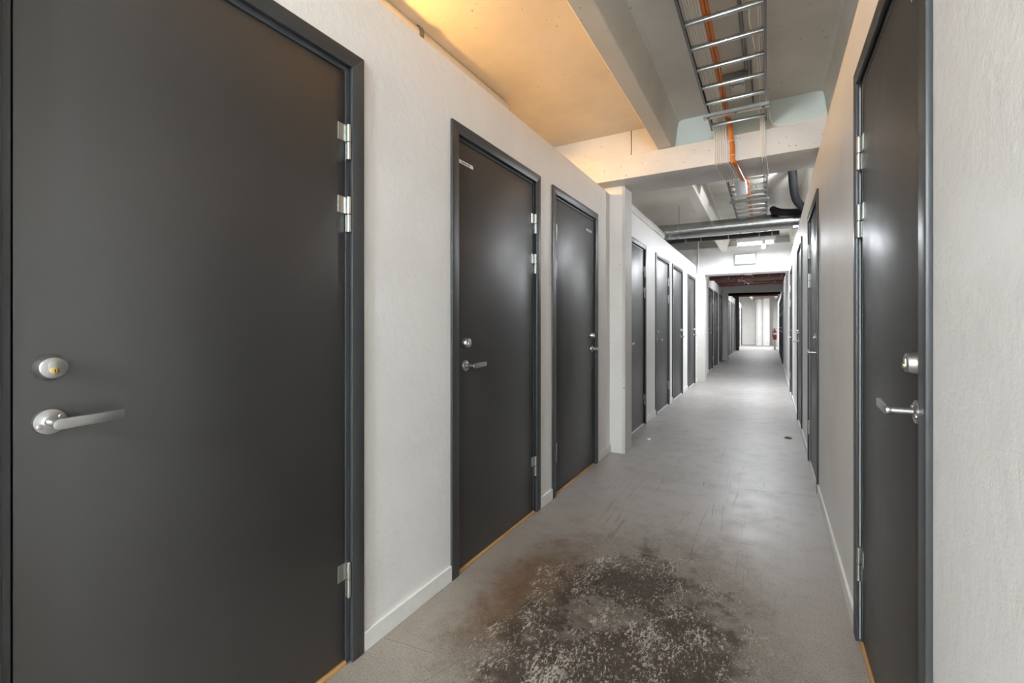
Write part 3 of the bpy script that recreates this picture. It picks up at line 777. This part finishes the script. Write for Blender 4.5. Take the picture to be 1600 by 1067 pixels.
# ------------------------------------------------------------------ lights
def area(name, loc, rot, sx, sy, power, col, spread=180):
    l = bpy.data.lights.new(name, 'AREA'); l.shape = 'RECTANGLE'; l.size = sx; l.size_y = sy; l.energy = power; l.color = col; l.spread = radians(spread)
    o = bpy.data.objects.new(name, l); COL.objects.link(o); o.location = loc; o.rotation_euler = rot
    return o
def point(name, loc, power, col, rad=.06):
    l = bpy.data.lights.new(name, 'POINT'); l.energy = power; l.color = col; l.shadow_soft_size = rad
    o = bpy.data.objects.new(name, l); COL.objects.link(o); o.location = loc
    return o
r = empty('upward_light_block', (-.45, -3.2, 2.36)); inv = Matrix.Translation((.45, 3.2, -2.36))
mb = MB(); mb.box(-1.0, .10, -4.0, -2.35, 2.500, 2.515, .004, 1); mb.build('light_block_plate', M['plastic'], r, inv)  # unseen plate added to keep the rear lamp's light off the ceiling
mb = MB(); mb.cyl((-.45, -3.2, 2.51), (-.45, -3.2, 2.838), .012, 12); mb.build('hanger_rod', M['plastic'], r, inv)
tag(r, 'flat white plate added behind the camera to block upward lamp light', 'lamp')
point('corridor_lamp_behind', (-.45, -3.2, 2.40), 560, (.90, 1.0, 1.08), .12)
point('storage_bulb_and_fill_warm', (-1.95, 1.65, 2.49), 58, (1, .53, .15), .10)
point('storage_bulb_and_fill_warm', (-2.15, 2.9, 2.50), 42, (1, .53, .15), .10)  # second warm light, added to even out the glow along the ceiling
area('bay_lamp_cool', (-.17, 8.78, 2.54), (0, 0, 0), .58, .14, 90, (.91, .95, 1))
point('storage_fill_left', (-2.3, 6.3, 2.5), 40, (.93, .97, 1), .15)  # unseen fill light added behind the left wall to brighten the second bay
point('storage_fill_right', (.50, 5.5, 2.45), 62, (.91, .95, 1), .06)  # unseen fill added behind the right wall to lift the ceiling past the beam
area('bay_lamp_third', (-.40, 13.0, 2.63), (0, 0, 0), .14, 1.1, 11, (.93, .96, 1))
area('bay_lamp_fourth', (-.40, 19.2, 2.63), (0, 0, 0), .14, 1.1, 16, (.93, .96, 1))
area('bay_lamp_end', (-.40, 26.0, 2.63), (0, 0, 0), .14, 1.1, 165, (.95, .97, 1))

w = bpy.data.worlds.new('World'); SC.world = w; w.use_nodes = True
w.node_tree.nodes['Background'].inputs[0].default_value = (.5, .5, .5, 1); w.node_tree.nodes['Background'].inputs[1].default_value = .05

# ------------------------------------------------------------------ camera
cam = bpy.data.cameras.new('camera'); co = bpy.data.objects.new('camera', cam); COL.objects.link(co)
F, U0, V0 = 700.0, 800.0, 508.0
cam.sensor_width = 36; cam.lens = 36 * F / 1600; cam.shift_y = -(533.5 - V0) / 1600; cam.clip_start = .02; cam.clip_end = 100
co.location = (0, 0, 1.15); co.rotation_euler = (pi / 2, 0, atan(398 / F))
SC.camera = co
vs = SC.view_settings
vs.view_transform = 'Standard'; vs.look = 'None'; vs.gamma = 1; vs.use_curve_mapping = False; vs.exposure = 0.0
SC.cycles.max_bounces = 10; SC.cycles.diffuse_bounces = 6; SC.cycles.glossy_bounces = 4
SC.cycles.sample_clamp_indirect = 6; SC.cycles.use_denoising = True; SC.cycles.use_light_tree = True
